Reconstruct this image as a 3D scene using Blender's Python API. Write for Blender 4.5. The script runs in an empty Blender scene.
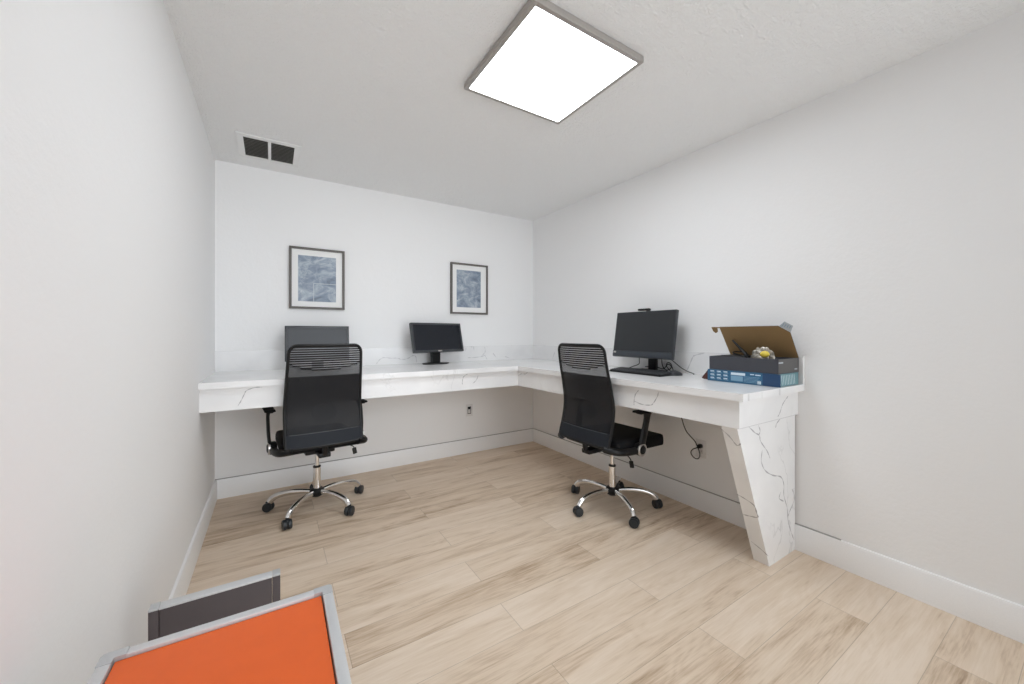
import bpy, bmesh, math, random
from mathutils import Vector, Matrix
R = math.radians
COL = bpy.context.scene.collection
random.seed(4)
BATWING = 0.2
PANEL, WORLD = 16.0, .02
LOBES = [((-.4, 1, 0), 1.7, 10), ((0, 1, -.4), 2.2, 10), ((0, 1, .7), 2.5, 10)]

# ---------------------------------------------------------------- materials
def new_mat(name):
    m = bpy.data.materials.new(name); m.use_nodes = True
    nt = m.node_tree
    return m, nt, nt.nodes['Principled BSDF']
def simple(name, rgb, rough=.5, metal=0.0, spec=.5, bump=0, bscale=200, coat=0):
    m, nt, b = new_mat(name)
    b.inputs['Base Color'].default_value = (*rgb, 1)
    b.inputs['Roughness'].default_value = rough
    b.inputs['Metallic'].default_value = metal
    b.inputs['Specular IOR Level'].default_value = spec
    b.inputs['Coat Weight'].default_value = coat
    tc = nt.nodes.new('ShaderNodeTexCoord')
    n = nt.nodes.new('ShaderNodeTexNoise'); n.inputs['Scale'].default_value = bscale
    n.inputs['Detail'].default_value = 3
    nt.links.new(tc.outputs['Object'], n.inputs['Vector'])
    # faint procedural tone variation
    mx = nt.nodes.new('ShaderNodeMix'); mx.data_type = 'RGBA'
    mx.inputs['A'].default_value = (*[c * .96 for c in rgb], 1)
    mx.inputs['B'].default_value = (*[min(1, c * 1.04) for c in rgb], 1)
    nt.links.new(n.outputs['Fac'], mx.inputs['Factor'])
    nt.links.new(mx.outputs['Result'], b.inputs['Base Color'])
    if bump:
        bp = nt.nodes.new('ShaderNodeBump'); bp.inputs['Strength'].default_value = bump
        bp.inputs['Distance'].default_value = .002
        nt.links.new(n.outputs['Fac'], bp.inputs['Height']); nt.links.new(bp.outputs['Normal'], b.inputs['Normal'])
    return m
def math_node(nt, op, a, b=None, c=None):
    n = nt.nodes.new('ShaderNodeMath'); n.operation = op
    for i, v in enumerate((a, b, c)):
        if v is None: continue
        if isinstance(v, (int, float)): n.inputs[i].default_value = v
        else: nt.links.new(v, n.inputs[i])
    return n.outputs[0]
def ramp(nt, fac, stops):
    r = nt.nodes.new('ShaderNodeValToRGB'); cr = r.color_ramp
    while len(cr.elements) < len(stops): cr.elements.new(.5)
    for e, (p, c) in zip(cr.elements, stops):
        e.position = p; e.color = (*c, 1) if len(c) == 3 else c
    nt.links.new(fac, r.inputs['Fac']); return r.outputs['Color']
def noise(nt, vec, scale, detail=3, rough=.5, dist=0):
    n = nt.nodes.new('ShaderNodeTexNoise'); n.inputs['Scale'].default_value = scale
    n.inputs['Detail'].default_value = detail; n.inputs['Roughness'].default_value = rough
    n.inputs['Distortion'].default_value = dist
    if vec is not None: nt.links.new(vec, n.inputs['Vector'])
    return n.outputs['Fac']

def plaster(name, rgb, scale, strength, dist, rough=.85):
    m, nt, b = new_mat(name)
    b.inputs['Base Color'].default_value = (*rgb, 1); b.inputs['Roughness'].default_value = rough
    b.inputs['Specular IOR Level'].default_value = .2
    tc = nt.nodes.new('ShaderNodeTexCoord').outputs['Object']
    n1 = noise(nt, tc, scale, 4, .6); n2 = noise(nt, tc, scale * .35, 2)
    h = math_node(nt, 'ADD', n1, n2)
    bp = nt.nodes.new('ShaderNodeBump'); bp.inputs['Strength'].default_value = strength
    bp.inputs['Distance'].default_value = dist
    nt.links.new(h, bp.inputs['Height']); nt.links.new(bp.outputs['Normal'], b.inputs['Normal'])
    return m

def floor_mat():
    m, nt, b = new_mat('oak_planks')
    L = nt.links
    tc = nt.nodes.new('ShaderNodeTexCoord').outputs['Object']
    sp = nt.nodes.new('ShaderNodeSeparateXYZ'); L.new(tc, sp.inputs[0])
    X, Y = sp.outputs['X'], sp.outputs['Y']
    PW, PL = .1815, 1.22
    v = math_node(nt, 'DIVIDE', math_node(nt, 'ADD', Y, 9 * PW + 2.19 - 2 * PW + PW * 3), PW)
    row = math_node(nt, 'FLOOR', v); fv = math_node(nt, 'FRACT', v)
    wn = nt.nodes.new('ShaderNodeTexWhiteNoise'); wn.noise_dimensions = '1D'; L.new(row, wn.inputs['W'])
    u = math_node(nt, 'ADD', math_node(nt, 'DIVIDE', math_node(nt, 'ADD', X, 1.603 + 12.2), PL), math_node(nt, 'MULTIPLY', math_node(nt, 'MODULO', row, 2.0), .5))
    col = math_node(nt, 'FLOOR', u); fu = math_node(nt, 'FRACT', u)
    cx = nt.nodes.new('ShaderNodeCombineXYZ'); L.new(row, cx.inputs[0]); L.new(col, cx.inputs[1])
    wid = nt.nodes.new('ShaderNodeTexWhiteNoise'); wid.noise_dimensions = '3D'; L.new(cx.outputs[0], wid.inputs['Vector'])
    pid = wid.outputs['Value']
    # per plank offset grain coordinates
    off = nt.nodes.new('ShaderNodeVectorMath'); off.operation = 'MULTIPLY_ADD'
    L.new(wid.outputs['Color'], off.inputs[0]); off.inputs[1].default_value = (7, 7, 7); L.new(tc, off.inputs[2])
    mp = nt.nodes.new('ShaderNodeMapping'); mp.inputs['Scale'].default_value = (.75, 6.5, 1); L.new(off.outputs[0], mp.inputs['Vector'])
    g1 = noise(nt, mp.outputs[0], 2.2, 6, .62, .6)
    mp2 = nt.nodes.new('ShaderNodeMapping'); mp2.inputs['Scale'].default_value = (1.5, 34, 1); L.new(off.outputs[0], mp2.inputs['Vector'])
    g2 = noise(nt, mp2.outputs[0], 5, 4, .6, .3)
    # cathedral rings
    mp3 = nt.nodes.new('ShaderNodeMapping'); mp3.inputs['Scale'].default_value = (.9, 5.0, 1); L.new(off.outputs[0], mp3.inputs['Vector'])
    big = noise(nt, mp3.outputs[0], 1.3, 2, .5, .4)
    rings = math_node(nt, 'FRACT', math_node(nt, 'MULTIPLY', big, 14))
    ringl = math_node(nt, 'ABSOLUTE', math_node(nt, 'SUBTRACT', rings, .5))
    f = math_node(nt, 'ADD', math_node(nt, 'MULTIPLY', g1, .75), math_node(nt, 'MULTIPLY', g2, .35))
    f = math_node(nt, 'ADD', f, math_node(nt, 'MULTIPLY', ringl, .10))
    f = math_node(nt, 'ADD', f, math_node(nt, 'MULTIPLY', math_node(nt, 'SUBTRACT', pid, .5), .17))
    c = ramp(nt, f, [(.30, (.30, .208, .135)), (.42, (.52, .39, .275)), (.55, (.68, .55, .42)), (.74, (.76, .64, .52))])
    # knots
    vo = nt.nodes.new('ShaderNodeTexVoronoi'); vo.inputs['Scale'].default_value = 1.5
    mpk = nt.nodes.new('ShaderNodeMapping'); mpk.inputs['Scale'].default_value = (1, 2.0, 1); L.new(off.outputs[0], mpk.inputs['Vector']); L.new(mpk.outputs[0], vo.inputs['Vector'])
    kn = math_node(nt, 'LESS_THAN', vo.outputs['Distance'], .02)
    knr = ramp(nt, vo.outputs['Distance'], [(0, (1, 1, 1)), (.06, (0, 0, 0))])
    mk = nt.nodes.new('ShaderNodeMix'); mk.data_type = 'RGBA'; mk.inputs['B'].default_value = (.20, .125, .075, 1)
    L.new(math_node(nt, 'MULTIPLY', knr, .55), mk.inputs['Factor']); L.new(c, mk.inputs['A'])
    # seams
    e1 = math_node(nt, 'LESS_THAN', fv, .012)
    e2 = math_node(nt, 'LESS_THAN', fu, .0022)
    e = math_node(nt, 'MAXIMUM', e1, e2)
    ms = nt.nodes.new('ShaderNodeMix'); ms.data_type = 'RGBA'; ms.inputs['B'].default_value = (.20, .14, .09, 1)
    L.new(math_node(nt, 'MULTIPLY', e, .42), ms.inputs['Factor']); L.new(mk.outputs['Result'], ms.inputs['A'])
    L.new(ms.outputs['Result'], b.inputs['Base Color'])
    b.inputs['Roughness'].default_value = .5; b.inputs['Specular IOR Level'].default_value = .35
    bp = nt.nodes.new('ShaderNodeBump'); bp.inputs['Strength'].default_value = .15; bp.inputs['Distance'].default_value = .001
    L.new(math_node(nt, 'SUBTRACT', g2, e), bp.inputs['Height']); L.new(bp.outputs['Normal'], b.inputs['Normal'])
    return m

def marble_mat():
    m, nt, b = new_mat('white_marble')
    L = nt.links
    tc = nt.nodes.new('ShaderNodeTexCoord').outputs['Object']
    n = noise(nt, tc, 1.7, 5, .55, .9)
    vein = math_node(nt, 'ABSOLUTE', math_node(nt, 'SUBTRACT', n, .5))
    mask = noise(nt, tc, 1.3, 1)
    vr = ramp(nt, vein, [(0, (1, 1, 1)), (.010, (0, 0, 0))])
    mr = ramp(nt, mask, [(.52, (0, 0, 0)), (.64, (1, 1, 1))])
    f = math_node(nt, 'MULTIPLY', math_node(nt, 'MULTIPLY', vr, mr), .35)
    cl = ramp(nt, noise(nt, tc, 3, 4, .5, .5), [(.35, (.77, .77, .775)), (.6, (.83, .83, .83))])
    mx = nt.nodes.new('ShaderNodeMix'); mx.data_type = 'RGBA'; mx.inputs['B'].default_value = (.36, .36, .37, 1)
    L.new(f, mx.inputs['Factor']); L.new(cl, mx.inputs['A']); L.new(mx.outputs['Result'], b.inputs['Base Color'])
    b.inputs['Roughness'].default_value = .22
    return m

def art_mat(name, seed):
    m, nt, b = new_mat(name)
    L = nt.links
    tc = nt.nodes.new('ShaderNodeTexCoord').outputs['Object']
    mp = nt.nodes.new('ShaderNodeMapping'); mp.inputs['Location'].default_value = (seed, seed * 2, seed); mp.inputs['Scale'].default_value = (1, 1, 1.4); L.new(tc, mp.inputs['Vector'])
    n = noise(nt, mp.outputs[0], 7, 8, .68, 1.4)
    c = ramp(nt, n, [(.30, (.10, .135, .19)), (.45, (.20, .25, .32)), (.58, (.36, .41, .47)), (.72, (.66, .67, .68))])
    L.new(c, b.inputs['Base Color']); b.inputs['Roughness'].default_value = .35
    return m

def mesh_mat(name, alpha, rgb=(.012, .013, .016)):
    m, nt, b = new_mat(name)
    L = nt.links
    b.inputs['Base Color'].default_value = (*rgb, 1); b.inputs['Roughness'].default_value = .55
    b.inputs['Specular IOR Level'].default_value = .35
    tr = nt.nodes.new('ShaderNodeBsdfTransparent'); mx = nt.nodes.new('ShaderNodeMixShader')
    tc = nt.nodes.new('ShaderNodeTexCoord').outputs['Object']
    n = noise(nt, tc, 9, 2)
    a = math_node(nt, 'ADD', math_node(nt, 'MULTIPLY', n, .12), alpha - .06)
    L.new(a, mx.inputs[0]); L.new(tr.outputs[0], mx.inputs[1]); L.new(b.outputs[0], mx.inputs[2])
    L.new(mx.outputs[0], nt.nodes['Material Output'].inputs['Surface'])
    return m

def emit_mat(name, rgb, s):
    m, nt, b = new_mat(name)
    b.inputs['Base Color'].default_value = (.9, .9, .9, 1)
    b.inputs['Emission Color'].default_value = (*rgb, 1)
    # wide-angle (batwing) distribution of an edge-lit panel: radiance rises towards grazing angles
    g = nt.nodes.new('ShaderNodeNewGeometry'); d = nt.nodes.new('ShaderNodeVectorMath'); d.operation = 'DOT_PRODUCT'
    nt.links.new(g.outputs['Normal'], d.inputs[0]); nt.links.new(g.outputs['Incoming'], d.inputs[1])
    c = math_node(nt, 'MAXIMUM', math_node(nt, 'ABSOLUTE', d.outputs['Value']), .12)
    nt.links.new(math_node(nt, 'DIVIDE', s, math_node(nt, 'POWER', c, BATWING)), b.inputs['Emission Strength'])
    return m

M = dict(
    wall=plaster('white_wall_paint', (.84, .84, .84), 60, .35, .0025),
    ceil=plaster('textured_ceiling', (.84, .84, .835), 120, .9, .007),
    trim=simple('white_trim_paint', (.86, .86, .86), .35),
    floor=floor_mat(), marble=marble_mat(),
    vein=simple('grey_vein', (.44, .44, .45), .25, bscale=60),
    veinpale=simple('faint_vein', (.66, .66, .665), .25, bscale=60),
    veinlite=simple('pale_vein', (.60, .60, .61), .25, bscale=60),
    shadow_gap=simple('shadow_gap_grey', (.35, .34, .33), .6),
    black=simple('black_plastic', (.0055, .0055, .006), .42, spec=.35, bump=.1, bscale=400),
    bezel=simple('charcoal_plastic', (.03, .033, .038), .35),
    chin=simple('slate_plastic', (.035, .042, .052), .4),
    fabric=simple('black_fabric', (.006, .006, .007), .85, spec=.25, bump=.5, bscale=500),
    backfab=simple('dark_blue_black_fabric', (.010, .0125, .018), .6, spec=.3, bump=.4, bscale=600),
    chrome=simple('chrome', (.80, .79, .78), .12, 1.0),
    steel=simple('brushed_steel', (.62, .60, .58), .3, 1.0),
    mesh=mesh_mat('back_mesh', .80, (.006, .0065, .009)), sheer=mesh_mat('sheer_mesh', .50),
    pad=simple('lumbar_grey', (.80, .78, .75), .6),
    strand=simple('pale_strand', (.30, .31, .34), .6),
    screen=simple('screen_glass', (.018, .020, .023), .28),
    screen_gl=simple('screen_glass_satin', (.008, .010, .015), .20, spec=.35),
    frame=simple('taupe_frame', (.115, .104, .094), .5, bscale=80),
    mat=simple('white_mat_board', (.83, .83, .82), .8),
    art1=art_mat('blue_abstract_print', 3.1), art2=art_mat('grey_blue_abstract_print', 5.7),
    reflline=simple('pale_reflection_line', (.50, .54, .57), .5),
    diffuser=emit_mat('lit_diffuser', (.90, .95, 1), PANEL),
    fixture=simple('fixture_metal', (.42, .395, .37), .4, .55),
    vent=simple('white_vent_metal', (.78, .78, .77), .4),
    ventdark=simple('vent_dark', (.12, .118, .105), .7),
    slat=simple('vent_slat_grey', (.26, .255, .24), .55),
    orange=simple('orange_laminate', (.74, .125, .022), .42, spec=.3, bscale=30),
    alu=simple('aluminium_edge', (.62, .63, .64), .38, .35),
    aluj=simple('aluminium_corner', (.52, .53, .54), .4, .35),
    panel=simple('brown_grey_panel', (.085, .070, .072), .5, spec=.3, bscale=40),
    darkgap=simple('dark_gap_shade', (.05, .02, .015), .7),
    card=simple('brown_cardboard', (.25, .155, .065), .85, bscale=40),
    boxblack=simple('black_box_card', (.045, .047, .058), .45, bscale=40),
    boxend=simple('grey_box_end', (.075, .073, .072), .4),
    blue=simple('blue_box_print', (.025, .115, .22), .4, bscale=25),
    blue2=simple('dark_blue_print', (.012, .05, .13), .4),
    teal=simple('teal_box_end', (.13, .27, .30), .45, bscale=40),
    print_white=simple('white_print', (.62, .72, .78), .5),
    print_pale=simple('pale_blue_print', (.18, .33, .46), .5),
    redbrown=simple('red_brown_card', (.07, .022, .016), .8),
    greyprint=simple('grey_print', (.50, .54, .57), .5),
    foil=simple('clear_crinkled_plastic', (.42, .39, .34), .22, .4, bump=.9, bscale=90),
    yellow=simple('yellow_label', (.80, .62, .08), .4),
    plate=simple('outlet_plate_white', (.74, .73, .72), .35),
    outlet_in=simple('outlet_face', (.60, .58, .57), .35),
    key=simple('key_plastic', (.05, .053, .058), .4),
    rubber=simple('caster_black', (.016, .019, .022), .4),
)

# ---------------------------------------------------------------- mesh helpers
def B(): return bmesh.new()
def box(bm, lo, hi, bev=0, mi=0, seg=2, mat4=None):
    vs = [bm.verts.new((x, y, z)) for x in (lo[0], hi[0]) for y in (lo[1], hi[1]) for z in (lo[2], hi[2])]
    F = [(0, 1, 3, 2), (4, 6, 7, 5), (0, 4, 5, 1), (2, 3, 7, 6), (0, 2, 6, 4), (1, 5, 7, 3)]
    fs = [bm.faces.new([vs[i] for i in f]) for f in F]
    for f in fs: f.material_index = mi
    if bev:
        es = {e for f in fs for e in f.edges}
        r = bmesh.ops.bevel(bm, geom=list(es), offset=bev, segments=seg, affect='EDGES', profile=.6, clamp_overlap=True, material=-1)
        fs2 = [f for f in r['faces']]
        vs = list({v for f in fs2 for v in f.verts} | {v for v in vs if v.is_valid})
        for v in vs:
            for f in v.link_faces: f.material_index = mi
    if mat4 is not None: bmesh.ops.transform(bm, matrix=mat4, verts=[v for v in vs if v.is_valid])
    return vs
def prism(bm, pts, ext, mi=0):
    """pts: list of 3D points (planar polygon), ext: extrusion vector"""
    e = Vector(ext)
    a = [bm.verts.new(p) for p in pts]; b = [bm.verts.new(Vector(p) + e) for p in pts]
    n = len(pts); fs = [bm.faces.new(a), bm.faces.new(b[::-1])]
    for i in range(n): fs.append(bm.faces.new((a[i], b[i], b[(i + 1) % n], a[(i + 1) % n])))
    for f in fs: f.material_index = mi
    bmesh.ops.recalc_face_normals(bm, faces=fs)
    return a + b
def tube(bm, pts, rad, n=10, closed=False, flat=1.0, mi=0, up=(0, 0, 1)):
    pts = [Vector(p) for p in pts]; N = len(pts); rings = []
    rads = rad if isinstance(rad, (list, tuple)) else [rad] * N
    pa = None
    for i, p in enumerate(pts):
        if closed: t = pts[(i + 1) % N] - pts[i - 1]
        else: t = pts[min(i + 1, N - 1)] - pts[max(i - 1, 0)]
        t.normalize()
        if pa is None:
            u = Vector(up)
            if abs(u.dot(t)) > .95: u = Vector((1, 0, 0))
            a = (u - t * u.dot(t)).normalized()
        else: a = (pa - t * pa.dot(t)).normalized()
        pa = a; b = t.cross(a)
        rings.append([bm.verts.new(p + (a * math.cos(2 * math.pi * k / n) * flat + b * math.sin(2 * math.pi * k / n)) * rads[i]) for k in range(n)])
    fs = []
    for i in range(N if closed else N - 1):
        r0, r1 = rings[i], rings[(i + 1) % N]
        for k in range(n): fs.append(bm.faces.new((r0[k], r0[(k + 1) % n], r1[(k + 1) % n], r1[k])))
    if not closed:
        fs.append(bm.faces.new(rings[0][::-1])); fs.append(bm.faces.new(rings[-1]))
    for f in fs: f.material_index = mi
    bmesh.ops.recalc_face_normals(bm, faces=fs)
def lathe(bm, prof, n=24, mi=0, mat4=None, cap=True):
    """prof: list of (r, z)"""
    rings = []
    for r, z in prof:
        rings.append([bm.verts.new((r * math.cos(2 * math.pi * k / n), r * math.sin(2 * math.pi * k / n), z)) for k in range(n)])
    fs = []
    for a, b in zip(rings, rings[1:]):
        for k in range(n): fs.append(bm.faces.new((a[k], a[(k + 1) % n], b[(k + 1) % n], b[k])))
    if cap: fs += [bm.faces.new(rings[0][::-1]), bm.faces.new(rings[-1])]
    for f in fs: f.material_index = mi
    bmesh.ops.recalc_face_normals(bm, faces=fs)
    if mat4 is not None: bmesh.ops.transform(bm, matrix=mat4, verts=[v for r in rings for v in r])
def smooth_curve(pts, k=6, closed=False):
    P = [Vector(p) for p in pts]; out = []; N = len(P)
    for i in range(N if closed else N - 1):
        if closed: p0, p1, p2, p3 = P[i - 1], P[i], P[(i + 1) % N], P[(i + 2) % N]
        else: p0, p1, p2, p3 = P[max(i - 1, 0)], P[i], P[i + 1], P[min(i + 2, N - 1)]
        for j in range(k):
            t = j / k
            out.append(.5 * ((2 * p1) + (p2 - p0) * t + (2 * p0 - 5 * p1 + 4 * p2 - p3) * t * t + (3 * p1 - p0 - 3 * p2 + p3) * t ** 3))
    if not closed: out.append(P[-1])
    return out
def ribbon(bm, pts, nrm, w, mi=0):
    """flat vein lying on a surface"""
    P = smooth_curve(pts, 4); n = Vector(nrm).normalized(); prev = None
    for i, p in enumerate(P):
        t = (P[min(i + 1, len(P) - 1)] - P[max(i - 1, 0)]).normalized(); s = t.cross(n).normalized()
        ww = w * (.22 + .78 * abs(math.sin(i * .9 + len(P) * 1.3)) ** 1.5) * (0.5 if i in (0, len(P) - 1) else 1)
        a, b = bm.verts.new(p + s * ww + n * .0004), bm.verts.new(p - s * ww + n * .0004)
        if prev: bm.faces.new((prev[0], a, b, prev[1])).material_index = mi
        prev = (a, b)
def obj(name, bm, mats, parent=None, ang=35):
    bm.normal_update()
    for e in bm.edges:
        e.smooth = not (len(e.link_faces) == 2 and e.calc_face_angle(0) > R(ang))
    for f in bm.faces: f.smooth = True
    me = bpy.data.meshes.new(name); bm.to_mesh(me); bm.free()
    for m in (mats if isinstance(mats, (list, tuple)) else [mats]): me.materials.append(M[m])
    o = bpy.data.objects.new(name, me); COL.objects.link(o)
    if parent: o.parent = parent
    return o
def tag(o, label, cat, group=None):
    o['label'] = label; o['category'] = cat
    if group: o['group'] = group
    return o
def thing(name, label, cat, loc=(0, 0, 0), rz=0, group=None):
    o = bpy.data.objects.new(name, None); COL.objects.link(o); o.empty_display_size = .1
    o.location = loc; o.rotation_euler = (0, 0, rz)
    return tag(o, label, cat, group)
def struct(name, bm, m):
    o = obj(name, bm, m); o['kind'] = 'structure'; return o
def copy_tree(o, parent=None):
    c = o.copy(); COL.objects.link(c); c.parent = parent
    for ch in list(o.children): copy_tree(ch, c)
    return c

# ---------------------------------------------------------------- room shell
W, H, D = 2.80, 2.44, 4.7       # width, height, depth
bm = B(); box(bm, (-W - .12, -D, -.1), (.12, .12, 0)); struct('floor', bm, 'floor')
bm = B(); box(bm, (-W - .12, -D - .12, H), (.12, .12, H + .1)); struct('ceiling', bm, 'ceil')
bm = B(); box(bm, (-W - .12, 0, 0), (.12, .12, H)); struct('wall_back', bm, 'wall')
bm = B(); box(bm, (0, -D - .12, 0), (.12, 0, H)); struct('wall_right', bm, 'wall')
bm = B(); box(bm, (-W - .12, -D - .12, 0), (-W, 0, H)); struct('wall_left', bm, 'wall')
# the side behind the camera is left open to let added fill in
t = .014
def bboard(name, pts, shadow_gap=None):
    """pts: profile extrude start, end, inward normal"""
    a, b, n = [Vector(p) for p in pts]
    prof = [(0, 0), (t, 0), (t, .128), (.009, .138), (0, .140)]
    bm = B(); prism(bm, [a + n * x + Vector((0, 0, z)) for x, z in prof], b - a)
    if shadow_gap:   # shade in the joint along the top edge, painted as a grey strip
        p, q = a.lerp(b, shadow_gap[0]), a.lerp(b, shadow_gap[1])
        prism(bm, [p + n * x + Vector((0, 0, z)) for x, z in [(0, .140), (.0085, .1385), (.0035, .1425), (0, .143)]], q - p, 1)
    return struct(name, bm, ['trim', 'shadow_gap'])
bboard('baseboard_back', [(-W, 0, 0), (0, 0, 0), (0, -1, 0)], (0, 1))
bboard('baseboard_left', [(-W, -D, 0), (-W, -t, 0), (1, 0, 0)])
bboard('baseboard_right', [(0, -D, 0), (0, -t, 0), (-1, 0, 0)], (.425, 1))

# ---------------------------------------------------------------- built-in desk
def loft_l(bm, A, C, z0, z1):
    """band between two plan polylines A and C, as solid quads"""
    V = [[[bm.verts.new((x, y, z)) for x, y in P] for z in (z0, z1)] for P in (A, C)]
    n = len(A); fs = []
    for i in range(n - 1):
        for z in (0, 1): fs.append(bm.faces.new((V[0][z][i], V[0][z][i + 1], V[1][z][i + 1], V[1][z][i])))
        for s in (0, 1): fs.append(bm.faces.new((V[s][0][i], V[s][0][i + 1], V[s][1][i + 1], V[s][1][i])))
    for i in (0, n - 1): fs.append(bm.faces.new((V[0][0][i], V[1][0][i], V[1][1][i], V[0][1][i])))
    bmesh.ops.recalc_face_normals(bm, faces=fs)
desk = thing('built_in_desk', 'white L-shaped built-in desk with grey marble veins along the back and right walls', 'desk')
Z0, Z1 = .879, .915
bm = B()
sl = [(-W + .0005, -.75), (-.690, -.75), (-.641, -2.55), (-.001, -2.55), (-.001, -.001), (-W + .0005, -.001)]
g = [Vector((x, y, 0)) for x, y in sl]
loft_l(bm, [sl[0], sl[1], sl[2]], [sl[5], sl[4], sl[3]], Z0, Z1)
for x in (-.592, -.467, -.288): box(bm, (x - (.007 if x != -.467 else .0012), -2.5505, Z0 + .001), (x + (.007 if x != -.467 else .0012), -2.5495, Z1 - .003), mi=1)
obj('worktop', bm, ['marble', 'veinpale'], desk)
bm = B()
loft_l(bm, [(-W + .0005, -.715), (-.668, -.715), (-.614, -2.52), (-.001, -2.52)], [(-W + .0005, -.695), (-.648, -.695), (-.594, -2.50), (-.001, -2.50)], .745, Z0 - .0003)
V_apr = [[(-.631, -1.958, .858), (-.631, -1.933, .826), (-.632, -1.925, .783), (-.632, -1.925, .765)],
         [(-.627, -2.091, .866), (-.627, -2.084, .839), (-.628, -2.057, .796), (-.628, -2.038, .783), (-.63, -1.983, .778), (-.632, -1.925, .79)],
         [(-.667, -.725, .83), (-.666, -.76, .848), (-.664, -.828, .854), (-.663, -.853, .871)]]
for L_ in V_apr:
    L_ = [(-.614 - .0299 * (y + 2.52), y, z) for x, y, z in L_]
    ribbon(bm, L_, (-1, -.03, 0), .0035, 1)
V_ab = [[(-1.143, -.715, .871), (-1.178, -.715, .85), (-1.188, -.715, .818), (-1.188, -.715, .791)],
        [(-1.049, -.715, .856), (-1.065, -.715, .819), (-1.096, -.715, .793)],
        [(-2.504, -.715, .868), (-2.539, -.715, .869), (-2.58, -.715, .855), (-2.591, -.715, .835), (-2.608, -.715, .795), (-2.622, -.715, .769)]]
for L_ in V_ab: ribbon(bm, L_, (0, -1, 0), .0032, 1)
V_as = [[(-.122, -2.52, .857), (-.181, -2.52, .822), (-.216, -2.52, .777), (-.239, -2.52, .761)]]
for L_ in V_as: ribbon(bm, L_, (0, -1, 0), .004, 1)
box(bm, (-.610, -2.5206, .7452), (-.004, -2.5199, .7480), mi=2)
obj('apron', bm, ['marble', 'vein', 'veinlite'], desk)
bm = B()
loft_l(bm, [(-W + .0005, -.02), (-.02, -.02), (-.02, -2.55)], [(-W + .0005, -.001), (-.001, -.001), (-.001, -2.55)], Z1 + .0003, 1.064)
V_bs = [[(-1.684, -.02, .926), (-1.659, -.02, .96), (-1.62, -.02, .98), (-1.559, -.02, .972), (-1.507, -.02, .971), (-1.465, -.02, .959), (-1.412, -.02, .962), (-1.369, -.02, .987), (-1.336, -.02, .981), (-1.325, -.02, .927)],
        [(-.81, -.02, .952), (-.752, -.02, .95), (-.646, -.02, .959), (-.619, -.02, .97), (-.592, -.02, .927)],
        [(-.745, -.02, 1.062), (-.739, -.02, 1.02)], [(-.619, -.02, 1.053), (-.613, -.02, 1.006), (-.639, -.02, .976), (-.66, -.02, .953)],
        [(-.524, -.02, .991), (-.482, -.02, .941)], [(-.382, -.02, .95), (-.31, -.02, .929)]]
for L_ in V_bs: ribbon(bm, L_, (0, -1, 0), .0045, 1)
for L_ in [[(-.02, -.41, 1.006), (-.02, -.372, .933)], [(-.02, -1.995, 1.062), (-.02, -1.927, 1.043), (-.02, -1.907, 1.023), (-.02, -1.877, .955), (-.02, -1.856, .92)]]:
    ribbon(bm, L_, (-1, 0, 0), .005, 1)
obj('backsplash', bm, ['marble', 'veinlite'], desk)
# tapered end leg
bm = B()
xl = lambda z: -.305 - z * (.309 / .745)
prism(bm, [(xl(.745), -2.52, .745), (xl(0), -2.52, 0), (-.015, -2.52, 0), (-.015, -2.52, .745)], (0, .085, 0))
for v in bm.verts:
    if v.co.y < -2.51: v.co.y = -2.510
V_ls = [[(-.512, -2.52, .744), (-.453, -2.52, .706), (-.408, -2.52, .685), (-.393, -2.52, .652), (-.33, -2.52, .596), (-.298, -2.52, .552)],
        [(-.417, -2.52, .736), (-.399, -2.52, .706), (-.417, -2.52, .686)],
        [(-.378, -2.52, .608), (-.387, -2.52, .552), (-.346, -2.52, .498), (-.266, -2.52, .459), (-.181, -2.52, .434), (-.147, -2.52, .387), (-.147, -2.52, .33), (-.111, -2.52, .256), (-.093, -2.52, .169), (-.049, -2.52, .09), (-.027, -2.52, .059)],
        [(-.049, -2.52, .341), (-.019, -2.52, .284), (-.075, -2.52, .23), (-.1, -2.52, .204)],
        [(-.181, -2.52, .354), (-.199, -2.52, .325), (-.147, -2.52, .297)],
        [(-.181, -2.52, .744), (-.226, -2.52, .722), (-.239, -2.52, .7)]]
for L_ in V_ls: ribbon(bm, [(x, -2.510, z) for x, y, z in L_], (0, -1, 0), .0042, 1)
V_lf = [[(-2.428, .73), (-2.463, .698), (-2.49, .658), (-2.511, .672)], [(-2.430, .376), (-2.458, .37), (-2.504, .347), (-2.51, .308), (-2.509, .282), (-2.467, .271), (-2.436, .266)], [(-2.446, .114), (-2.49, .089), (-2.518, .067)]]
for L_ in V_lf: ribbon(bm, [(xl(z), y, z) for y, z in L_], (-1, 0, -.4148), .004, 1)
obj('support_leg', bm, ['marble', 'vein'], desk)

# ---------------------------------------------------------------- ceiling light
cl = thing('ceiling_light', 'large lit square LED panel with grey metal rim on the ceiling', 'ceiling light', (-1.341, -2.020, H))
h = .302
bm = B(); zb = -.030
for lo, hi in [((-h, -h), (-h + .02, h)), ((h - .02, -h), (h, h)), ((-h + .02, -h), (h - .02, -h + .02)), ((-h + .02, h - .02), (h - .02, h))]:
    box(bm, (*lo, zb), (*hi, -.001), .0015)
box(bm, (-h + .02, -h + .02, -.02), (h - .02, h - .02, -.001))
obj('rim', bm, 'fixture', cl)
bm = B(); g = h - .0202; box(bm, (-g, -g, zb + .003), (g, g, zb + .010)); obj('diffuser', bm, 'diffuser', cl)

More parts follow.
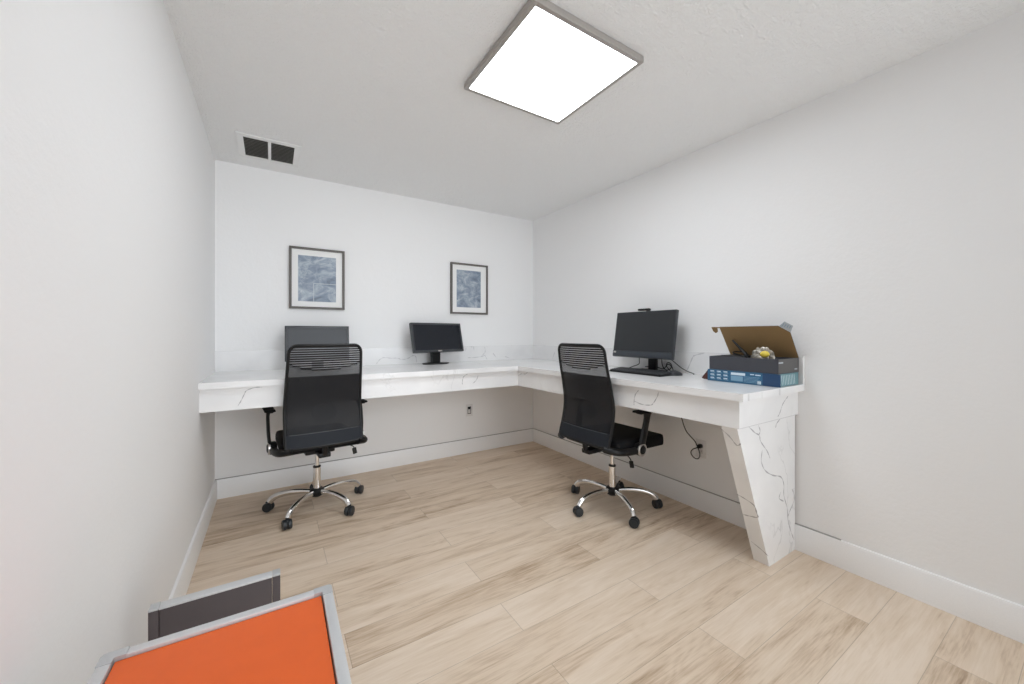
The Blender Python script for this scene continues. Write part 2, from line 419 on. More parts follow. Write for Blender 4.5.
# ---------------------------------------------------------------- ceiling vent
cv = thing('ceiling_vent', 'white ceiling vent with two dark louvred openings', 'vent', (-2.467, -.375, H))
bm = B(); x0, x1, y0, y1 = -.178, .178, -.190, .190
for lo, hi in [((x0, y0), (x1, -.150)), ((x0, .150), (x1, y1)), ((x0, -.150), (-.142, .150)), ((.142, -.150), (x1, .150)), ((-.009, -.150), (.009, .150))]:
    box(bm, (*lo, -.009), (*hi, -.001), .0015)
obj('vent_frame', bm, 'vent', cv)
bm = B(); box(bm, (-.142, -.150, -.002), (.142, .150, -.0005)); obj('duct_backing', bm, 'ventdark', cv)
for s in (-1, 1):
    bm = B()
    for k in range(13):
        y = -.140 + k * .0233
        box(bm, (-.064, -.009, -.0006), (.064, .009, .0006), mat4=Matrix.Translation((s * .0755, y, -.006)) @ Matrix.Rotation(R(28), 4, 'X'))
    obj('louvre', bm, 'slat', cv)

# ---------------------------------------------------------------- pictures
def picture(label, x0, x1, z0, z1, art, ax0, ax1, az0, az1, lines=False):
    p = thing('framed_picture', label, 'picture', ((x0 + x1) / 2, -.001, (z0 + z1) / 2), 0, 'framed abstract prints on the back wall')
    hx, hz = (x1 - x0) / 2, (z1 - z0) / 2; w = .017; d = -.026
    bm = B()
    box(bm, (-hx, d, -hz), (-hx + w, 0, hz), .002); box(bm, (hx - w, d, -hz), (hx, 0, hz), .002)
    box(bm, (-hx + w, d, -hz), (hx - w, 0, -hz + w), .002); box(bm, (-hx + w, d, hz - w), (hx - w, 0, hz), .002)
    obj('frame', bm, 'frame', p)
    bm = B(); box(bm, (-hx + w, -.012, -hz + w), (hx - w, -.002, hz - w)); obj('mat_board', bm, 'mat', p)
    cx, cz = (x0 + x1) / 2, (z0 + z1) / 2
    bm = B(); box(bm, (ax0 - cx, -.014, az0 - cz), (ax1 - cx, -.012, az1 - cz))
    if lines:  # reflection in the glass, painted into the print as pale lines
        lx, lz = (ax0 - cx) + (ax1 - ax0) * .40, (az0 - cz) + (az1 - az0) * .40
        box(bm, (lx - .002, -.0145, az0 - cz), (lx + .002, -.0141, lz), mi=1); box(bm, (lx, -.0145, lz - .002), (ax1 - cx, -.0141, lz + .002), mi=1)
    obj('print', bm, [art, 'reflline'], p)
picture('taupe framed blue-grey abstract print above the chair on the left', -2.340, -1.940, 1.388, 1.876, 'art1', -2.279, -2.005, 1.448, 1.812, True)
picture('taupe framed blue-grey abstract print above the middle monitor, nearer the room corner', -.989, -.583, 1.384, 1.884, 'art2', -.925, -.661, 1.450, 1.817)

# ---------------------------------------------------------------- outlets
def outlet(label, loc, rz, inner):
    o = thing('wall_outlet', label, 'outlet', loc, rz)
    bm = B(); box(bm, (-.037, -.006, -.060), (.037, 0, .060), .002); obj('cover_plate', bm, 'plate', o)
    bm = B()
    if inner:
        box(bm, (-.019, -.0075, -.036), (.019, -.004, .036), .001, mi=1)
        box(bm, (-.015, -.0085, -.030), (.013, -.006, .026), .001, mi=0); box(bm, (-.014, -.009, .010), (.010, -.0065, .026), 0, mi=1)
    else:
        for z in (-.019, .019):
            box(bm, (-.016, -.008, z - .014), (.016, -.004, z + .014), .004, mi=0)
            for x in (-.006, .006): box(bm, (x - .0012, -.0085, z - .004), (x + .0012, -.006, z + .006), mi=1)
    obj('socket_face', bm, ['outlet_in', 'black'], o)
    return o
outlet('outlet with small dark-edged socket on the back wall under the desk', (-.785, -.0005, .425), 0, True)
outlet('white outlet on the right wall below the desk with a black plug in it', (-.0005, -1.958, .415), R(-90), False)
cord = thing('power_cord', 'thin black power cord hanging from under the desk to the right wall outlet', 'cord', (-.05, -1.9, .5))
pts = [(-.09, -1.80, .76), (-.07, -1.835, .65), (-.05, -1.849, .597), (-.05, -1.863, .557), (-.05, -1.884, .519), (-.05, -1.913, .493), (-.05, -1.944, .468), (-.045, -1.957, .439), (-.04, -1.971, .398), (-.045, -1.974, .37), (-.05, -1.96, .354), (-.055, -1.937, .36), (-.055, -1.919, .385), (-.052, -1.93, .41), (-.045, -1.955, .426), (-.035, -1.962, .434)]
bm = B(); tube(bm, [Vector(p) - Vector((-.05, -1.9, .5)) for p in smooth_curve(pts, 6)], .0033, 8); obj('cable', bm, 'black', cord)
bm = B(); lathe(bm, [(.004, -.012), (.012, -.010), (.015, 0), (.014, .018)], 16, mat4=Matrix.Translation((.023, -.062, -.066)) @ Matrix.Rotation(R(90), 4, 'Y')); obj('plug', bm, 'black', cord)

# ---------------------------------------------------------------- chair
def prof_y(z):
    K = [(.47, -.290), (.50, -.285), (.60, -.256), (.72, -.238), (.85, -.258), (1.0, -.292), (1.14, -.312)]
    if z <= K[0][0]: return K[0][1]
    for i in range(len(K) - 1):
        if z <= K[i + 1][0]:
            t = (z - K[i][0]) / (K[i + 1][0] - K[i][0])
            p0 = K[max(i - 1, 0)][1]; p1 = K[i][1]; p2 = K[i + 1][1]; p3 = K[min(i + 2, len(K) - 1)][1]
            return .5 * (2 * p1 + (p2 - p0) * t + (2 * p0 - 5 * p1 + 4 * p2 - p3) * t * t + (3 * p1 - p0 - 3 * p2 + p3) * t ** 3)
    return K[-1][1]
ZB, ZT = .490, 1.118
def half_w(z): return .220 - .015 * max(0, (z - .72) / .4)
def back_pt(u, z, dy=0):
    """u in -1..1 across, follows the S profile, slightly wrapped"""
    return Vector((u * half_w(z), prof_y(z) - .018 * (1 - u * u) + dy, z))
def z_bound(u): return .955 + .045 * u * u
def surf(bm, u0, u1, za, zb, nu, nz, th, mi=0, dy=0):
    """thin solid curved sheet between z functions"""
    fr = []; bk = []
    for j in range(nz + 1):
        a = []; b = []
        for i in range(nu + 1):
            u = u0 + (u1 - u0) * i / nu
            z = za(u) + (zb(u) - za(u)) * j / nz
            p = back_pt(u, z, dy); a.append(bm.verts.new(p)); b.append(bm.verts.new(p + Vector((0, th, 0))))
        fr.append(a); bk.append(b)
    fs = []
    for j in range(nz):
        for i in range(nu):
            fs.append(bm.faces.new((fr[j][i], fr[j][i + 1], fr[j + 1][i + 1], fr[j + 1][i])))
            fs.append(bm.faces.new((bk[j][i], bk[j + 1][i], bk[j + 1][i + 1], bk[j][i + 1])))
    for j in range(nz):
        fs.append(bm.faces.new((fr[j][0], fr[j + 1][0], bk[j + 1][0], bk[j][0]))); fs.append(bm.faces.new((fr[j][nu], bk[j][nu], bk[j + 1][nu], fr[j + 1][nu])))
    for i in range(nu):
        fs.append(bm.faces.new((fr[0][i], bk[0][i], bk[0][i + 1], fr[0][i + 1]))); fs.append(bm.faces.new((fr[nz][i], fr[nz][i + 1], bk[nz][i + 1], bk[nz][i])))
    for f in fs: f.material_index = mi

def make_chair(label, group):
    c = thing('office_chair', label, 'chair', group=group)
    # backrest frame: rounded outline
    out = []
    cr = .045
    for z in [ZB + .012 + k * (ZT - cr - ZB - .012) / 16 for k in range(17)]: out.append(back_pt(-1, z))
    for k in range(1, 6):
        a = k / 6 * math.pi / 2; z = ZT - cr + cr * math.sin(a); u = -(1 - (cr / .205) * (1 - math.cos(a))); out.append(back_pt(u, z))
    for k in range(0, 9):
        u = -(1 - cr / .205) + 2 * (1 - cr / .205) * k / 8; out.append(back_pt(u, ZT))
    for k in range(5, 0, -1):
        a = k / 6 * math.pi / 2; z = ZT - cr + cr * math.sin(a); u = (1 - (cr / .205) * (1 - math.cos(a))); out.append(back_pt(u, z))
    for z in [ZB + .012 + k * (ZT - cr - ZB - .012) / 16 for k in range(16, -1, -1)]: out.append(back_pt(1, z))
    for k in range(1, 8): out.append(back_pt(1 - 2 * k / 8, ZB + .004))
    bm = B(); tube(bm, out, .0092, 8, closed=True, up=(0, 1, 0)); fr = obj('back_frame', bm, 'black', c)
    # striped upper section: real separate strands
    bm = B(); bl = B(); z = .962; pitch = .0140
    while z < ZT - .008:
        um = 1.0 if z > 1.0 else math.sqrt(max(0, (z - .955) / .045))
        if z > ZT - cr:
            a = math.asin(min(1, (z - (ZT - cr)) / cr)); um = 1 - (cr / .205) * (1 - math.cos(a))
        if um > .15:
            surf(bm, -um, um, lambda u: z, lambda u: z + .0096, 14, 1, .003)
            surf(bl, -um, um, lambda u: z + .0106, lambda u: z + .0132, 14, 1, .001, dy=.001)
        z += pitch
    obj('back_strands', bm, 'black', c); obj('pale_strands', bl, 'strand', c)['label'] = 'pale grey thin strands'
    bm = B(); surf(bm, -.97, .97, lambda u: .928, lambda u: z_bound(u) + .012, 16, 4, .0015); obj('sheer_band', bm, 'sheer', c)
    bm = B(); surf(bm, -.97, .97, lambda u: .575, lambda u: .9285, 16, 16, .0015); obj('mesh_panel', bm, 'mesh', c)
    bm = B(); surf(bm, -1, 1, lambda u: ZB, lambda u: .578, 16, 5, .014, dy=-.006)
    surf(bm, -.9, .9, lambda u: .5755, lambda u: .5785, 16, 1, .002, dy=-.008, mi=1)
    obj('lower_panel', bm, ['backfab', 'key'], c)
    # lumbar pad (inside of the mesh)
    bm = B(); bmesh.ops.create_uvsphere(bm, u_segments=20, v_segments=12, radius=1)
    bmesh.ops.transform(bm, matrix=Matrix.Translation((0, prof_y(.69) + .012, .69)) @ Matrix.Diagonal((.075, .020, .058, 1)), verts=bm.verts)
    obj('lumbar_pad', bm, 'pad', c)
    # seat
    bm = B(); vs = box(bm, (-.240, -.225, .440), (.240, .290, .515), .034, seg=4)
    for v in bm.verts:
        t = (v.co.y - .12) / .15
        if t > 0: v.co.z -= .020 * t * t; v.co.x *= 1 - .10 * t * t
        v.co.z += .010 * (v.co.x / .245) ** 2 * (1 if v.co.z > .48 else 0)
    obj('seat', bm, 'fabric', c, 60)
    bm = B(); box(bm, (-.09, -.12, .395), (.09, .10, .447), .012); box(bm, (-.035, -.26, .405), (.035, -.10, .435), .008)
    tube(bm, smooth_curve([(0, -.2, .42), (0, -.25, .43), (0, -.262, .48), (0, -.250, .53)], 5), .018, 8)
    obj('tilt_mechanism', bm, 'black', c)
    # side bar under the backrest that carries arms
    for s in (-1, 1):
        bm = B()
        tube(bm, smooth_curve([(s * .19, -.290, .486), (s * .235, -.262, .478), (s * .256, -.20, .468), (s * .262, -.12, .462), (s * .262, -.05, .462)], 4), .022, 12)
        PM = Matrix.Translation((s * .262, -.05, .466)) @ Matrix.Rotation(R(90) * s, 4, 'Y')
        lathe(bm, [(.034, -.020), (.040, -.010), (.041, .016), (.030, .018), (.024, .032), (.016, .034)], 24, mat4=PM)
        br = obj('arm_bracket', bm, 'black', c)
        bm = B(); lathe(bm, [(.029, .016), (.040, .016), (.040, .025), (.036, .029), (.031, .029), (.027, .025), (.027, .016)], 28, mat4=PM, cap=False)
        pr = obj('pivot_ring', bm, 'steel', br)
        bm = B()
        P = smooth_curve([(s * .278, -.050, .480), (s * .284, -.040, .54), (s * .286, -.022, .61), (s * .286, -.008, .66), (s * .282, .0, .692)], 5)
        tube(bm, P, [.030] * (len(P) - 5) + [.031, .033, .036, .040, .046], 12, flat=.34, up=(1, 0, 0))
        ar = obj('armrest', bm, 'black', c)
        bm = B(); box(bm, (s * .28 - .030, -.110, .690), (s * .28 + .030, .125, .714), .012, seg=3)
        for v in bm.verts:
            if v.co.z < .70: v.co.x = s * .28 + (v.co.x - s * .28) * .7; v.co.y = .02 + (v.co.y - .02) * .8
        obj('arm_pad', bm, 'fabric', ar, 60)
    # lever
    bm = B(); tube(bm, smooth_curve([(.06, -.04, .415), (.12, -.06, .418), (.18, -.075, .414), (.215, -.08, .398), (.222, -.08, .385)], 5), .0035, 8)
    box(bm, (-.014, -.006, -.022), (.014, .006, .022), .005, mat4=Matrix.Translation((.226, -.08, .365)) @ Matrix.Rotation(R(-12), 4, 'Y'))
    obj('height_lever', bm, 'black', c)
    # gas column
    bm = B(); lathe(bm, [(.013, .26), (.013, .40)], 20); col = obj('gas_column', bm, 'chrome', c)
    bm = B(); lathe(bm, [(.024, .12), (.024, .275), (.021, .279)], 24); obj('column_sleeve', bm, 'chrome', col)
    bm = B(); lathe(bm, [(.020, .275), (.0245, .276), (.0245, .284), (.015, .287)], 24); obj('column_collar', bm, 'black', col)
    bm = B(); lathe(bm, [(.022, .075), (.038, .085), (.046, .098), (.046, .118), (.036, .132), (.026, .135)], 24); obj('base_hub', bm, 'black', c)
    first = None
    for k in range(5):
        bm = B()
        P = smooth_curve([(.035, 0, .110), (.10, 0, .117), (.17, 0, .116), (.23, 0, .106), (.270, 0, .088), (.293, 0, .062)], 5)
        n = len(P); rr = [.0155 + .0050 * min(1, 1.4 * i / n) for i in range(n)]
        tube(bm, P, rr, 12, flat=.8, up=(0, 1, 0))
        leg = obj('base_leg', bm, 'chrome', c)
        bm = B()
        A = R(40) + k * 1.1
        Rm = Matrix.Translation((.300, 0, .030)) @ Matrix.Rotation(A, 4, 'Z')
        for s in (-1, 1):
            lathe(bm, [(.018, -.012), (.0275, -.011), (.030, -.006), (.030, .006), (.0275, .011), (.012, .013)], 20, mat4=Rm @ Matrix.Translation((0, s * .0135, 0)) @ Matrix.Rotation(R(-90) * s, 4, 'X'))
        box(bm, (-.018, -.006, -.002), (.016, .006, .034), .004, mat4=Rm)
        obj('caster', bm, 'rubber', leg)
    return c
def turn_base(c, a0, a_list):
    legs = [ch for ch in c.children if ch.name.split('.')[0] == 'base_leg']
    for l, a in zip(legs, a_list): l.rotation_euler = (0, 0, R(a) - a0)
chair = make_chair('black mesh office chair on chrome base, facing the back wall below the left picture', None)
chair2 = copy_tree(chair)
chair.location = (-2.192, -.527, 0); chair.rotation_euler = (0, 0, R(5)); turn_base(chair, R(5), [16 + 72 * k for k in range(5)])
chair2.location = (-.461, -1.594, 0); chair2.rotation_euler = (0, 0, R(-88)); turn_base(chair2, R(-88), [33 + 72 * k for k in range(5)])
chair2['label'] = 'black mesh office chair on chrome base, side armrest showing, facing the right wall desk'
chair['group'] = chair2['group'] = 'black mesh office chairs at the desk'

# ---------------------------------------------------------------- monitors
def monitor(label, base, w, hgt, zc_bottom, yaw, tilt, face_off, glass, base_w=.24):
    """local: faces -Y. face_off: lower edge of screen in local y"""
    m = thing('computer_monitor', label, 'monitor', base, yaw)
    T = Matrix.Translation((0, face_off, zc_bottom - base[2])) @ Matrix.Rotation(-tilt, 4, 'X')
    bm = B(); w2 = w / 2; bz = .016
    box(bm, (-w2, .004, 0), (w2, .030, hgt), .004, mat4=T)
    box(bm, (-w2, -.002, 0), (-w2 + bz, .006, hgt), .001, mat4=T); box(bm, (w2 - bz, -.002, 0), (w2, .006, hgt), .001, mat4=T)
    box(bm, (-w2 + bz, -.002, 0), (w2 - bz, .006, bz + .004), .001, mat4=T); box(bm, (-w2 + bz, -.002, hgt - bz), (w2 - bz, .006, hgt), .001, mat4=T)
    box(bm, (-w2 * .5, .028, hgt * .2), (w2 * .5, .052, hgt * .8), .008, mat4=T)
    obj('housing', bm, 'bezel', m)
    bm = B(); box(bm, (-w2 + bz, .001, bz + .004), (w2 - bz, .005, hgt - bz), mat4=T); obj('screen', bm, glass, m)
    bm = B(); box(bm, (-.020, -.0035, .005), (.020, -.0018, .015), mat4=T); obj('badge', bm, 'steel', m)
    bm = B()
    prism(bm, [(-.040, -.012, .006), (.040, -.012, .006), (.040, .03, .006), (-.040, .03, .006)], (0, 0, zc_bottom - base[2] + hgt * .4))
    obj('stand_neck', bm, 'black', m)
    bm = B(); n = 28
    pts = [(math.cos(2 * math.pi * k / n) * base_w / 2, .0 + math.sin(2 * math.pi * k / n) * .085, 0) for k in range(n)]
    prism(bm, pts, (0, 0, .008)); obj('stand_base', bm, 'black', m)
    return m
ZT_ = Z1 + .0005
monitor('black monitor on the desk below the left picture, mostly hidden by the chair back', (-2.15, -.125, ZT_), .445, .268, .982, 0, R(5), -.045, 'screen_gl', .24)
monitor('black widescreen monitor turned slightly, alone in the middle of the back desk', (-1.185, -.135, ZT_), .520, .268, 1.026, R(11), R(14), -.075, 'screen_gl', .26)

aio = thing('computer_monitor', 'large black all-in-one computer with webcam on top on the right wall desk', 'monitor', (-.10, -1.614, ZT_), R(-90))
T = Matrix.Translation((0, -.10, 1.016 - ZT_)) @ Matrix.Rotation(-R(9), 4, 'X')
bm = B(); w2 = .261; hg = .343
box(bm, (-w2, 0, 0), (w2, .028, hg), .004, mat4=T); box(bm, (-.15, .026, .05), (.15, .055, .27), .01, mat4=T)
obj('housing', bm, 'bezel', aio)
bm = B(); box(bm, (-w2 + .006, -.0015, .048), (w2 - .006, .002, hg - .006), mat4=T); obj('screen', bm, 'screen', aio)
bm = B(); box(bm, (-w2 + .002, -.004, .003), (w2 - .002, .002, .045), .002, mat4=T); ch = obj('speaker_bar', bm, 'chin', aio)
bm = B(); box(bm, (-w2 + .010, -.0052, .028), (-w2 + .034, -.0038, .040), mat4=T); obj('badge', bm, 'steel', ch)
bm = B(); box(bm, (-.055, -.012, hg + .004), (.045, .012, hg + .018), .004, mat4=T); box(bm, (.012, .0, hg - .002), (.036, .02, hg + .012), .003, mat4=T)
obj('webcam', bm, 'black', aio)
bm = B(); box(bm, (.002, -.012, .006), (.062, .022, .30), .004); obj('stand_neck', bm, 'black', aio)
bm = B(); box(bm, (-.11, -.10, 0), (.11, .07, .008), .003); obj('stand_base', bm, 'black', aio)

# keyboard
kb = thing('keyboard', 'black computer keyboard lying in front of the all-in-one computer', 'keyboard', (-.305, -1.695, ZT_), R(-90))
bm = B(); prism(bm, [(-.215, -.065, 0), (-.215, .065, 0), (-.215, .065, .022), (-.215, -.065, .011)], (.43, 0, 0)); obj('keyboard_body', bm, 'black', kb)
bm = B()
for r in range(6):
    y = -.052 + r * .0205; z = .012 + (y + .065) / .13 * .011
    n = 20
    for k in range(n):
        if r == 0 and 4 <= k <= 7: continue
        x = -.202 + k * .0213
        box(bm, (x - .0085, y - .008, z - .001), (x + .0085, y + .008, z + .0055))
    if r == 0: box(bm, (-.202 + 4 * .0213 - .0085, y - .008, z - .001), (-.202 + 7 * .0213 + .0085, y + .008, z + .0055))
o = obj('keys', bm, 'key', kb)
# mouse
ms = thing('computer_mouse', 'black computer mouse at the right end of the keyboard', 'mouse', (-.205, -1.905, ZT_), R(-100))
bm = B(); bmesh.ops.create_uvsphere(bm, u_segments=24, v_segments=14, radius=1)
for v in bm.verts:
    v.co = Vector((v.co.x * .032, v.co.y * .056, max(0, v.co.z) * .034 * (1 - .25 * v.co.y)))
bmesh.ops.remove_doubles(bm, verts=bm.verts, dist=.0004)
obj('mouse_shell', bm, 'bezel', ms)
bm = B(); lathe(bm, [(.007, -.003), (.008, 0), (.007, .003)], 14, mat4=Matrix.Translation((0, .026, .027)) @ Matrix.Rotation(R(90), 4, 'Y')); obj('scroll_wheel', bm, 'steel', ms)

# cables behind the computer
def cable(label, pts, r=.003):
    o = thing('cable', label, 'cable', pts[0]); bm = B(); tube(bm, [Vector(p) - Vector(pts[0]) for p in smooth_curve(pts, 6)], r, 8); obj('cable_run', bm, 'black', o); return o
zc = Z1 + .0062
cable('black cable hanging in a fork left of the computer stand', [(-.115, -1.555, 1.08), (-.13, -1.553, 1.00), (-.135, -1.553, .965), (-.17, -1.525, .945), (-.20, -1.49, .925), (-.215, -1.475, zc)])
cable('thin black cable crossing behind the computer stand', [(-.055, -1.545, .94), (-.05, -1.58, .943), (-.05, -1.64, .945), (-.05, -1.70, .935), (-.052, -1.74, .97), (-.05, -1.77, .955), (-.052, -1.79, zc), (-.06, -1.84, zc)])
cable('looped black cable right of the computer stand', [(-.07, -1.70, 1.02), (-.066, -1.705, .96), (-.06, -1.73, .93), (-.06, -1.765, .94), (-.064, -1.775, .97), (-.07, -1.755, .985), (-.07, -1.74, .96), (-.068, -1.78, zc), (-.075, -1.83, zc)])
cable('black cable sloping down to the desktop at the wall right of the computer', [(-.085, -1.74, 1.03), (-.07, -1.79, 1.00), (-.05, -1.84, .955), (-.045, -1.89, zc + .01), (-.055, -1.94, zc), (-.09, -1.96, zc)])

# ---------------------------------------------------------------- boxes at the desk end
bb = thing('blue_box', 'flat blue printed cardboard box lying under the open black box', 'box', (-.150, -2.347, ZT_), 0)
bx, by, bh = .118, .185, .066
bm = B(); box(bm, (-bx, -by, .0), (bx, by, bh), .001); obj('carton', bm, 'blue', bb)
bm = B(); fx = -bx - .0006
def fr(bm, y0, y1, z0, z1, mi): # panel on the long front face: y measured from left (+by) to right
    box(bm, (fx - .0002, by - y1, z0), (fx + .0005, by - y0, z1), mi=mi)
fr(bm, .300, .384, .001, bh - .001, 2)
for i in range(3):
    for j in range(3):
        y0 = .018 + i * .038; z0 = .010 + j * .019
        fr(bm, y0, y0 + .022, z0 + .006, z0 + .012, 0); fr(bm, y0 + .004, y0 + .027, z0, z0 + .004, 1); fr(bm, y0, y0 + .008, z0 + .002, z0 + .009, 1)
fr(bm, .136, .212, .044, .058, 0); fr(bm, .136, .200, .012, .040, 1)
for k in range(5): fr(bm, .205, .285 - .006 * (k % 2), .010 + k * .007, .0125 + k * .007, 1)
fr(bm, .238, .258, .052, .057, 0); fr(bm, .264, .290, .050, .056, 0); fr(bm, .274, .292, .006, .022, 0)
obj('printed_front', bm, ['print_white', 'print_pale', 'blue2'], bb)
bm = B(); ey = -by - .0006
# light slanted end print
box(bm, (-bx + .004, ey - .0002, .001), (bx, ey + .0004, bh - .001), mi=0)
for k in range(11):
    x = -bx + .012 + k * .018
    prism(bm, [(x, ey - .0004, .006), (x + .004, ey - .0004, .006), (x - .006, ey - .0004, .058), (x - .010, ey - .0004, .058)], (0, .0002, 0), 1)
obj('printed_end', bm, ['teal', 'print_white'], bb)
bm = B(); prism(bm, [(-bx + .004, by, .062), (-bx - .012, by + .030, .012), (-bx + .0, by + .022, .004), (-bx + .006, by, .004)], (.12, 0, 0))
obj('open_end_flap', bm, 'redbrown', bb)

kbx = thing('black_box', 'open black cardboard box with raised brown lid on top of the blue box', 'box', (-.147, -2.352, ZT_ + bh + .001), 0)
cx, cy, chh = .116, .182, .076
bm = B(); tk = .003
box(bm, (-cx, -cy, 0), (cx, cy, tk)); box(bm, (-cx, -cy, tk), (-cx + tk, cy, chh)); box(bm, (cx - tk, -cy, tk), (cx, cy, chh))
box(bm, (-cx + tk, -cy, tk), (cx - tk, -cy + tk, chh), mi=1); box(bm, (-cx + tk, cy - tk, tk), (cx - tk, cy, chh))
box(bm, (-cx + .002, -cy - .0006, chh * .70), (-cx + .05, -cy, chh * .80), mi=2); box(bm, (cx - .05, -cy - .0006, chh * .2), (cx - .02, -cy, chh * .28), mi=2)
obj('box_tray', bm, ['boxblack', 'boxend', 'greyprint'], kbx)
# lid hinged at the wall side, leaning back into the room
Lh = Matrix.Translation((cx - .001, 0, chh)) @ Matrix.Rotation(R(-33), 4, 'Y')
bm = B()
lid = [(0, -cy, 0), (0, cy, 0), (0, cy + .008, .205), (0, -cy + .052, .207), (0, -cy + .004, .165)]
prism(bm, lid, (.003, 0, 0)); 
for v in bm.verts: v.co = Lh @ v.co
for f in bm.faces:
    f.normal_update()
    if (Lh.to_3x3() @ Vector((-1, 0, 0))).dot(f.normal) > .8: f.material_index = 0
    else: f.material_index = 1
lidO = obj('lid', bm, ['card', 'boxblack'], kbx)
bm = B(); prism(bm, [(-.002, cy + .020, .205), (-.002, cy + .056, .206), (-.002, cy + .054, .178), (-.002, cy + .042, .162), (-.002, cy + .026, .172)], (.002, 0, 0))
prism(bm, [(-.002, cy + .006, .199), (-.002, cy + .056, .201), (-.002, cy + .056, .206), (-.002, cy + .006, .205)], (.002, 0, 0))
for v in bm.verts: v.co = Lh @ v.co
obj('lid_tab', bm, 'card', lidO)
bm = B(); prism(bm, [(-.001, -cy + .048, .206), (.000, -cy + .016, .234), (.000, -cy - .018, .206), (-.001, -cy + .002, .166)], (.002, 0, 0))
for k in range(4): prism(bm, [(-.002, -cy + .036 - k * .011, .204 - k * .004), (-.002, -cy + .033 - k * .011, .204 - k * .004), (-.002, -cy + .018 - k * .009, .224 - k * .006), (-.002, -cy + .021 - k * .009, .224 - k * .006)], (.0008, 0, 0), 1)
for v in bm.verts: v.co = Lh @ v.co
obj('lid_side_flap', bm, ['greyprint', 'print_pale'], lidO)

zt = ZT_ + bh + .001
zf = zt + tk + .001
hb = thing('handset', 'slim black device lying in the open black box, one arm sticking up', 'device', (-.150, -2.270, zf))
bm = B(); box(bm, (-.07, -.058, 0), (.05, .060, .079), .006); obj('device_body', bm, 'bezel', hb)
bm = B(); tube(bm, [(-.01, -.070, .070), (-.006, -.035, .105), (.0, .025, .165)], [.011, .009, .005], 8); obj('device_arm', bm, 'black', hb)
bm = B(); tube(bm, smooth_curve([(-.05, -.05, .082), (-.03, .0, .088), (.0, .02, .095), (.02, -.01, .098), (.0, -.05, .098), (-.03, -.068, .090)], 5), .004, 8); obj('coiled_cord', bm, 'black', hb)
pk = thing('clear_packet', 'crinkled clear plastic packet with yellow label in the open black box', 'packet', (-.160, -2.415, zf))
bm = B(); bmesh.ops.create_icosphere(bm, subdivisions=4, radius=1)
for v in bm.verts:
    n_ = 1 + .16 * math.sin(v.co.x * 9 + v.co.z * 7) * math.cos(v.co.y * 8) + random.uniform(-.05, .05)
    v.co = Vector((v.co.x * .027 * n_, v.co.y * .056 * n_, .074 + v.co.z * .052 * n_))
obj('plastic_wrap', bm, 'foil', pk, 20)
bm = B(); bmesh.ops.create_uvsphere(bm, u_segments=18, v_segments=10, radius=1)
for v in bm.verts: v.co = Vector((-.026 + v.co.x * .012, -.020 + v.co.y * .024, .092 + v.co.z * .018))
obj('label_sticker', bm, 'yellow', pk)

# ---------------------------------------------------------------- orange table and grey panel by the left wall
zt = .62
ot = thing('side_table', 'small table with orange top and aluminium rim, cut off at the lower left', 'table', (-2.530, -2.80, 0), R(-.8))
X0, X1, Y0, Y1 = -.185, .185, -.30, .30
bm = B(); rw = .020
for lo, hi in [((X0, Y0 + .03), (X0 + rw, Y1 - .03)), ((X1 - rw, Y0 + .03), (X1, Y1 - .03)), ((X0 + .035, Y1 - rw), (X1 - .035, Y1)), ((X0 + .035, Y0), (X1 - .035, Y0 + rw))]:
    box(bm, (*lo, zt - .028), (*hi, zt), .003)
obj('table_rim', bm, 'alu', ot)
for sx, sy in ((-1, 1), (1, 1), (1, -1), (-1, -1)):
    bm = B(); x = X0 if sx < 0 else X1; y = Y0 if sy < 0 else Y1
    q = [(x, y - sy * .008), (x - sx * .002, y - sy * .002), (x - sx * .008, y), (x - sx * .036, y), (x - sx * .036, y - sy * rw), (x - sx * rw, y - sy * rw), (x - sx * rw, y - sy * .031), (x, y - sy * .031)]
    prism(bm, [(a, b, zt - .029) for a, b in q], (0, 0, .030)); obj('rim_corner', bm, 'aluj', ot)
bm = B(); box(bm, (X0 + rw + .0025, Y0 + rw + .0025, zt - .024), (X1 - rw - .0025, Y1 - rw - .0025, zt - .006)); obj('orange_top', bm, 'orange', ot)
bm = B(); box(bm, (X0 + .008, Y0 + .008, zt - .030), (X1 - .008, Y1 - .008, zt - .0235)); obj('under_tray', bm, 'darkgap', ot)  # dark colour paints the shadow line around the recessed orange top
for sx in (-1, 1):
    for sy in (-1, 1):
        bm = B(); tube(bm, [(sx * .155, sy * .265, .012), (sx * .155, sy * .265, zt - .03)], .014, 12); lg = obj('table_leg', bm, 'alu', ot)
        bm = B(); lathe(bm, [(.016, 0), (.018, .004), (.017, .016)], 14, mat4=Matrix.Translation((sx * .155, sy * .265, 0))); obj('foot_cap', bm, 'black', lg)
bm = B(); box(bm, (X0 - .024, .10, zt - .060), (X0 - .014, .262, zt - .018), .003); box(bm, (X0 - .016, .16, zt - .050), (X0 + .02, .22, zt - .029), .002)
obj('side_latch', bm, 'black', ot)

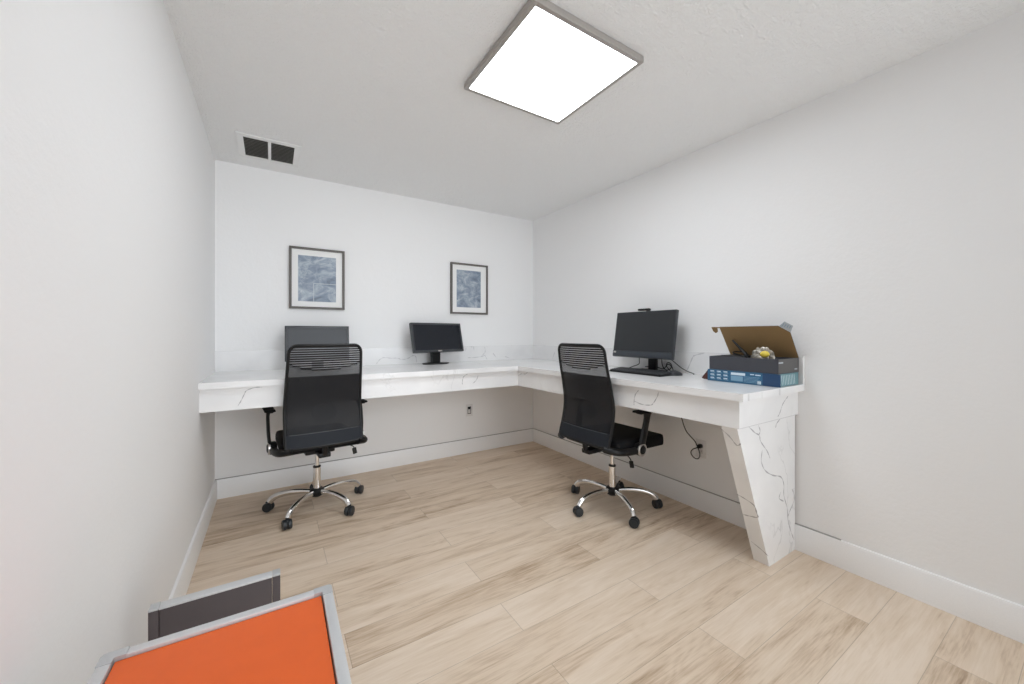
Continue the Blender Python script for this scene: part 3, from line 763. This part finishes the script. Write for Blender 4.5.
dp = thing('display_panel', 'dark grey standing panel with pale aluminium edge behind the orange table', 'panel', (-2.584, -2.065, 0))
hw = .151; zp = .450
bm = B(); box(bm, (-hw + .022, -.012, .06), (hw - .022, .012, zp - .004), .001); obj('panel_board', bm, 'panel', dp)
bm = B(); box(bm, (-hw + .0215, -.015, zp - .006), (hw - .0215, .015, zp), .001); obj('top_edge', bm, 'alu', dp)
for s in (-1, 1):
    bm = B(); box(bm, (s * (hw - .0105) - .0105, -.0155, 0.006), (s * (hw - .0105) + .0105, .0155, zp - .005), .001); ps = obj('corner_post', bm, 'panel', dp)
    bm = B(); box(bm, (s * (hw - .0105) - .0105, -.0155, zp - .005), (s * (hw - .0105) + .0105, .0155, zp + .001), .001); obj('post_cap', bm, 'aluj', ps)
    bm = B(); box(bm, (s * (hw - .0105) - .012, -.10, 0), (s * (hw - .0105) + .012, .10, .018), .004); obj('panel_foot', bm, 'black', dp)

# ---------------------------------------------------------------- light, world, camera
w = bpy.data.worlds.new('World'); bpy.context.scene.world = w; w.use_nodes = True
bg = w.node_tree.nodes['Background']; bg.inputs['Color'].default_value = (.93, .96, 1, 1); bg.inputs['Strength'].default_value = WORLD

# added unseen fill light from behind the camera, as soft lobes of the environment
wn = w.node_tree; geo = wn.nodes.new('ShaderNodeTexCoord'); total = None
for d, e, p in LOBES:
    v = wn.nodes.new('ShaderNodeVectorMath'); v.operation = 'DOT_PRODUCT'
    wn.links.new(geo.outputs['Generated'], v.inputs[0]); v.inputs[1].default_value = tuple(-Vector(d).normalized())
    c = math_node(wn, 'MULTIPLY', math_node(wn, 'POWER', math_node(wn, 'MAXIMUM', v.outputs['Value'], 0.0), float(p)), e * (p + 1) / (2 * math.pi))
    total = c if total is None else math_node(wn, 'ADD', total, c)
wn.links.new(math_node(wn, 'ADD', total, WORLD), bg.inputs['Strength'])
bg.inputs['Color'].default_value = (.91, .955, 1, 1)

cam = bpy.data.cameras.new('camera'); co = bpy.data.objects.new('camera', cam); COL.objects.link(co)
cam.sensor_width = 36; cam.lens = 381.75 / 1024 * 36; cam.shift_y = -8.48 / 1024; cam.clip_start = .02
co.location = (-2.4561, -3.4592, 1.1911); co.rotation_euler = (R(90), 0, -R(32.2096))
sc = bpy.context.scene; sc.camera = co
sc.view_settings.view_transform = 'Standard'; sc.view_settings.look = 'None'; sc.view_settings.gamma = 1
sc.view_settings.use_curve_mapping = False; sc.view_settings.exposure = -0.05
sc.cycles.caustics_reflective = False; sc.cycles.max_bounces = 28; sc.cycles.diffuse_bounces = 24; sc.cycles.transparent_max_bounces = 16
